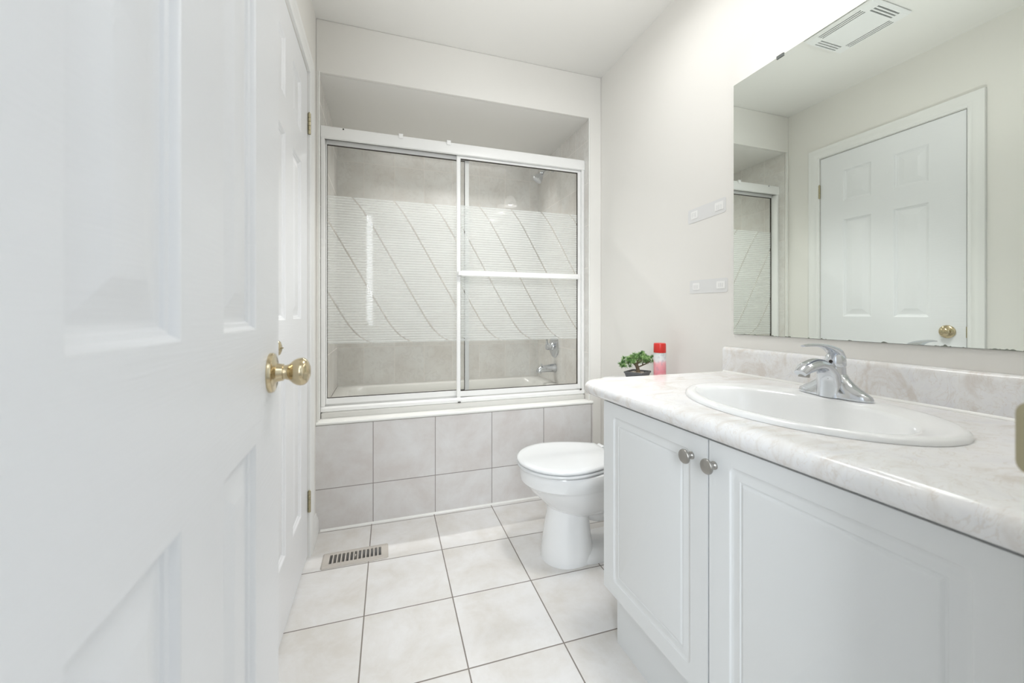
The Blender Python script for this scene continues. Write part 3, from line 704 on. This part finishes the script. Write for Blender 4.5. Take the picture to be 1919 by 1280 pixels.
# countertop with rolled nose and backsplash
SX, SY, SA, SB = .920, .670, .200, .280
c = empty('countertop', (.93, .65, CT)); tag(c, 'white marble-look laminate countertop with rolled front edge on the vanity', 'countertop')
CY0, CY1 = .155, 1.172
prof = [(.70, CT), (.660, CT), (.645, CT-.0012), (.634, CT-.006), (.6275, CT-.014), (.626, CT-.022), (.6275, CT-.031), (.633, CT-.039), (.640, CB), (.70, CB)]
bm = B(); R = []; st = [(CY0, 0)]+[(CY0+(CY1-.03-CY0)*i/10, 0) for i in range(1, 11)]+[(CY1-.03*(1-math.sin(q)), .03*(1-math.cos(q))) for q in (PI/8, PI/4, PI*3/8, PI/2)]
for y, off in st: R.append([(x+(off if x < .69 else 0), y, z_) for x, z_ in prof])
loft(bm, R)
# top with an oval cut-out
cx0, cx1 = .70, XR-.001; n = 96; I, O = [], []
cs = [math.atan2(b-SY, a-SX) for a in (cx0, cx1) for b in (CY0, CY1)]
ang = sorted([2*PI*i/n-PI for i in range(n)]+cs)
for q in ang:
    dx, dy = math.cos(q), math.sin(q); ts = []
    if dx > 1e-9: ts.append((cx1-SX)/dx)
    if dx < -1e-9: ts.append((cx0-SX)/dx)
    if dy > 1e-9: ts.append((CY1-SY)/dy)
    if dy < -1e-9: ts.append((CY0-SY)/dy)
    tt = min(ts); O.append((SX+dx*tt, SY+dy*tt)); rr = 1/math.sqrt((dx/(SA-.012))**2+(dy/(SB-.012))**2); I.append((SX+dx*rr, SY+dy*rr))
m_ = len(ang); vt = [bm.verts.new((x, y, CT)) for x, y in O]; vi = [bm.verts.new((x, y, CT)) for x, y in I]; vj = [bm.verts.new((x, y, CB)) for x, y in I]; vb = [bm.verts.new((x, y, CB)) for x, y in O]
for i in range(m_):
    j = (i+1) % m_
    for q in ((vt[i], vt[j], vi[j], vi[i]), (vi[i], vi[j], vj[j], vj[i]), (vj[i], vj[j], vb[j], vb[i]), (vb[i], vb[j], vt[j], vt[i])):
        try: bm.faces.new(q)
        except ValueError: pass
finish(vbm(bm), 'counter_slab', M['marble'], c, smooth=35)
bm = B(); prof = [(XR-.0005, CT-.001), (XR-.021, CT-.001), (XR-.021, .898), (XR-.0195, .905), (XR-.015, .910), (XR-.008, .912), (XR-.0005, .912)]
loft(bm, [[(x, y, z_) for x, z_ in prof] for y in (CY0, CY1-.002, CY1)]); finish(bm, 'backsplash', M['marble'], c, smooth=35)
bm = B(); prof = [(XR-.021, CT+.0055), (XR-.0215, CT+.001), (XR-.028, CT+.0003)]
loft(bm, [[(XR-.0205, y, CT+.006), (XR-.0235, y, CT+.0025), (XR-.027, y, CT+.0003), (XR-.0205, y, CT+.0003)] for y in (CY0+.001, CY1-.004)]); finish(bm, 'caulk_bead', M['caulk'], c, smooth=60)

# sink
s = empty('sink', (SX, SY, CT)); tag(s, 'oval white ceramic drop-in sink set in the marble-look countertop', 'sink')
bm = B(); BX, BY = .893, .674; z = CT+.0005
rings = [ell(SX, SY, z, SA, SB, 72), ell(SX, SY, z+.006, SA-.001, SB-.001, 72), ell(SX, SY, z+.0105, SA-.007, SB-.007, 72), ell(SX, SY, z+.0118, SA-.014, SB-.014, 72), ell(SX-.003, SY, z+.0100, SA-.026, SB-.028, 72), ell(BX, BY, z+.0088, .152, .238, 72), ell(BX, BY, z+.0065, .146, .231, 72), ell(BX, BY, z-.002, .140, .224, 72), ell(BX, BY, z-.03, .131, .212, 72), ell(BX, BY, z-.07, .115, .188, 72), ell(BX+.004, BY, z-.105, .088, .140, 72), ell(BX+.008, BY, z-.120, .055, .08, 72), ell(BX+.01, BY, z-.126, .022, .022, 72)]
loft(bm, rings, cap0=False); finish(bm, 'basin', M['ceramic'], s, smooth=60)
bm = B(); lathe(bm, [(0, .022), (.002, .021), (.003, .014), (.0031, .001)], (BX+.01, BY, z-.1255), 'z', 24); finish(bm, 'drain', M['chrome'], s, smooth=40)

# faucet
FX, FY, FZ = 1.083, .695, CT+.0113
f = empty('faucet', (FX, FY, FZ)); tag(f, 'chrome single-lever faucet on the back rim of the sink', 'faucet')
bm = B(); loft(bm, [ell(FX+ox, FY, FZ+zz_, a, b, 44, p=pp) for ox, zz_, a, b, pp in ((0, 0, .0280, .084, 2.3), (0, .004, .0285, .0845, 2.3), (0, .010, .0270, .082, 2.3), (0, .018, .0250, .071, 2.3), (.001, .026, .0238, .057, 2.2), (.002, .035, .0230, .045, 2.1), (.003, .045, .0225, .034, 2), (.004, .056, .0225, .026, 2))]); finish(bm, 'base_plate', M['chrome'], f, smooth=60)
bm = B(); lathe(bm, [(.03, .0235), (.05, .0225), (.066, .0215), (.074, .0212)], (FX+.006, FY, FZ), 'z', 36); finish(bm, 'column', M['chrome'], f, smooth=40)
bm = B(); P = spl([(FX-.012, FY, FZ+.001), (FX-.014, FY, FZ+.028), (FX-.022, FY, FZ+.055), (FX-.042, FY, FZ+.075), (FX-.066, FY, FZ+.081), (FX-.096, FY, FZ+.074), (FX-.117, FY, FZ+.062)], 6)
sweep(bm, P, lerp([(.033, .023), (.029, .021), (.025, .019), (.0225, .017), (.0210, .0155), (.0195, .0135), (.0150, .0085)], 6), 28); sp = finish(bm, 'spout', M['chrome'], f, smooth=60)
bm = B(); lathe(bm, [(0, .0115), (.010, .0120), (.0155, .0115), (.016, .007), (.015, .001)], (FX-.103, FY, FZ+.068), (-.12, 0, -1), 24); finish(bm, 'aerator', M['nickel'], sp, smooth=40)
bm = B(); lathe(bm, [(.0755, .0212), (.078, .0222), (.090, .0222), (.101, .0195), (.109, .013), (.112, .003)], (FX+.006, FY, FZ), 'z', 36)
P = spl([(FX+.016, FY, FZ+.094), (FX+.004, FY, FZ+.110), (FX-.020, FY, FZ+.122), (FX-.050, FY, FZ+.1285), (FX-.082, FY, FZ+.130), (FX-.108, FY, FZ+.1285)], 6)
sweep(bm, P, lerp([(.018, .014), (.019, .012), (.0165, .0075), (.014, .0045), (.0115, .0035), (.005, .0022)], 6), 24); hd = finish(bm, 'handle', M['chrome'], f, smooth=60)
bm = B(); lathe(bm, [(0, .0042), (.0012, .0040), (.0016, .0025)], (FX-.0160, FY-.0035, FZ+.088), (-1, -.12, .05), 16); finish(bm, 'index_dot', M['gasket'], hd, smooth=40)

# mirror
MY0, MY1, MZ0, MZ1 = .232, 1.1365, .961, 1.8815
m = empty('wall_mirror', (XR, (MY0+MY1)/2, MZ0)); tag(m, 'large frameless wall mirror above the sink counter', 'mirror')
bm = B(); box(bm, XR-.006, XR-.0005, MY0, MY1, MZ0, MZ1); finish(bm, 'glass', M['mirror'], m, bevel=.0008)
for y, zc_, s1 in ((.955, MZ1, 1), (.42, MZ1, 1)):
    bm = B(); box(bm, XR-.0085, XR-.0062, y-.012, y+.012, zc_-.007, zc_+.003); box(bm, XR-.0085, XR-.0005, y-.012, y+.012, zc_+.001, zc_+.003); finish(bm, 'clip', M['clip_slotshade'], m)

# adhesive hook strips on the wall
k = N('clear_adhesive_strip', lin((233, 233, 232)), .4); M['strip'] = k.m
def strip(y0, y1, z0, z1, rot, label):
    yc, zc_ = (y0+y1)/2, (z0+z1)/2
    e_ = empty('adhesive_strip', (XR, yc, zc_)); tag(e_, label, 'adhesive strip', 'adhesive strips left on the wall')
    bm = B(); pts = rrect(y0, y1, z0, z1, .008, 4)
    loft(bm, [[(XR-d_, y, z_+rot*(y-yc)) for y, z_ in pts] for d_ in (.0003, .0013)]); finish(bm, 'strip', M['strip'], e_)
    for ya, yb in ((y0+.012, y0+.052), (y1-.055, y1-.018)):
        bm = B(); pts = rrect(ya, yb, z0+.014, z1-.012, .003, 3)
        loft(bm, [[(XR-d_, y, z_+rot*(y-yc)) for y, z_ in pts] for d_ in (.0014, .0030)]); pd = finish(bm, 'mount_pad', M['alu'], e_, bevel=.0004)
        bm = B()
        for q in range(3): box(bm, XR-.0036, XR-.0030, ya+.008+q*.009, ya+.012+q*.009, z0+.020, z1-.020)
        finish(bm, 'ridges', M['strip'], pd)
strip(1.175, 1.371, 1.421, 1.479, -.045, 'upper clear adhesive strip left on the right wall beside the mirror')
strip(1.167, 1.361, 1.120, 1.175, .01, 'lower clear adhesive strip left on the right wall beside the mirror')

# exhaust fan grille on the ceiling
X0, X1, Y0, Y1 = .138, .404, 1.165, 1.472
g = empty('exhaust_fan', ((X0+X1)/2, (Y0+Y1)/2, ZC)); tag(g, 'white square exhaust fan grille with rows of slots on the ceiling', 'ceiling vent')
sl = []
for q in range(3):
    a = .014+q*.0140
    sl += [(X0+.058, X1-.058, Y0+a, Y0+a+.0075), (X0+.058, X1-.058, Y1-a-.0075, Y1-a), (X0+a, X0+a+.0075, Y0+.06, Y1-.06), (X1-a-.0075, X1-a, Y0+.06, Y1-.06)]
As = [X0, X1, X0+.008, X1-.008]+[x for q in sl for x in q[:2]]; Bs = [Y0, Y1, Y0+.008, Y1-.008]+[x for q in sl for x in q[2:]]
def gz(a, b, w):
    e_ = min(a-X0, X1-a, b-Y0, Y1-b); return (a, b, w if w > ZC-.005 else (ZC-.006 if e_ < 1e-4 else w))
bm = B(); gridsolid(bm, As, Bs, lambda a, b: not any(inr(a, b, q) for q in sl), ZC-.016, ZC-.003, gz); finish(bm, 'grille', M['white'], g)
bm = B(); box(bm, X0+.006, X1-.006, Y0+.006, Y1-.006, ZC-.0029, ZC-.0005); finish(bm, 'housing', M['clip_slotshade'], g)

# vanity light: three bell shades on a bar, above the mirror
l = empty('vanity_light', (XR, .55, LAMP_Z+.08)); tag(l, 'three-lamp vanity light with white bell shades above the mirror', 'wall lamp')
bm = B(); prof = rrect(.16, .94, LAMP_Z+.065, LAMP_Z+.165, .02, 5); loft(bm, [[(XR-.0005, y, z_) for y, z_ in prof], [(XR-.018, y, z_) for y, z_ in prof]]); finish(bm, 'back_plate', M['chrome'], l, bevel=.003)
for ly in LAMP_Y:
    bm = B(); sweep(bm, spl([(XR-.017, ly, LAMP_Z+.115), (XR-.06, ly, LAMP_Z+.120), (LAMP_X+.01, ly, LAMP_Z+.118), (LAMP_X, ly, LAMP_Z+.100)]), .008, 14); finish(bm, 'arm', M['chrome'], l, smooth=40)
    bm = B(); pr = [(.092, .018), (.086, .030), (.070, .042), (.040, .053), (.012, .060), (0, .064), (.0, .061), (.012, .057), (.040, .050), (.068, .039), (.082, .028), (.088, .016)]
    lathe(bm, pr, (LAMP_X, ly, LAMP_Z-.025), 'z', 40, caps=False); finish(bm, 'shade', M['shade'], l, smooth=50)
    bm = B(); lathe(bm, [(0, .001), (.002, .012), (.010, .022), (.022, .028), (.034, .027), (.046, .020), (.056, .013), (.064, .0125)], (LAMP_X, ly, LAMP_Z-.020), 'z', 28); finish(bm, 'bulb', M['bulb'], l, smooth=60)
    bm = B(); lathe(bm, [(.100, .020), (.090, .022), (.080, .014), (.060, .013)], (LAMP_X, ly, LAMP_Z-.022), 'z', 20); finish(bm, 'socket', M['chrome'], l, smooth=40)
# light bar added as alcove fill, hidden behind the top rail
r = empty('fill_bar', (.44, 2.775, AZ)); tag(r, 'slim white bar added over the bathtub as fill light', 'ceiling light')
bm = B(); box(bm, -.07, .95, 2.745, 2.805, AZ-.012, AZ-.0005); finish(bm, 'housing', M['white'], r, bevel=.003)
bm = B(); box(bm, -.06, .94, 2.752, 2.798, AZ-.0140, AZ-.0122); finish(bm, 'lens', M['shade'], r)
# flush lamp added out of view to brighten the room
r = empty('ceiling_fill_lamp', (.72, 1.18, ZC)); tag(r, 'round flush lamp added overhead in the bathroom, out of view, as fill light', 'ceiling lamp')
bm = B(); lathe(bm, [(0, .17), (.02, .17), (.025, .16)], (.72, 1.18, ZC-.0005), '-z', 44); finish(bm, 'lamp_base', M['white'], r, smooth=40)
bm = B(); lathe(bm, [(.0255, .158), (.045, .155), (.060, .13), (.068, .08), (.070, .001)], (.72, 1.18, ZC), '-z', 44); finish(bm, 'diffuser', M['shade'], r, smooth=50)
# unseen lamp added in the hall for cool fill
h = empty('hall_fill_lamp', (.15, -.75, ZC)); tag(h, 'round flush lamp added in the hall behind the doorway as fill light', 'ceiling lamp')
bm = B(); lathe(bm, [(0, .16), (.02, .16), (.022, .15)], (.15, -.75, ZC-.0005), '-z', 40); finish(bm, 'lamp_base', M['white'], h, smooth=40)
bm = B(); lathe(bm, [(.0225, .148), (.035, .14), (.05, .10), (.056, .05), (.057, .001)], (.15, -.75, ZC), '-z', 40); finish(bm, 'diffuser', M['hallfill'], h, smooth=50)
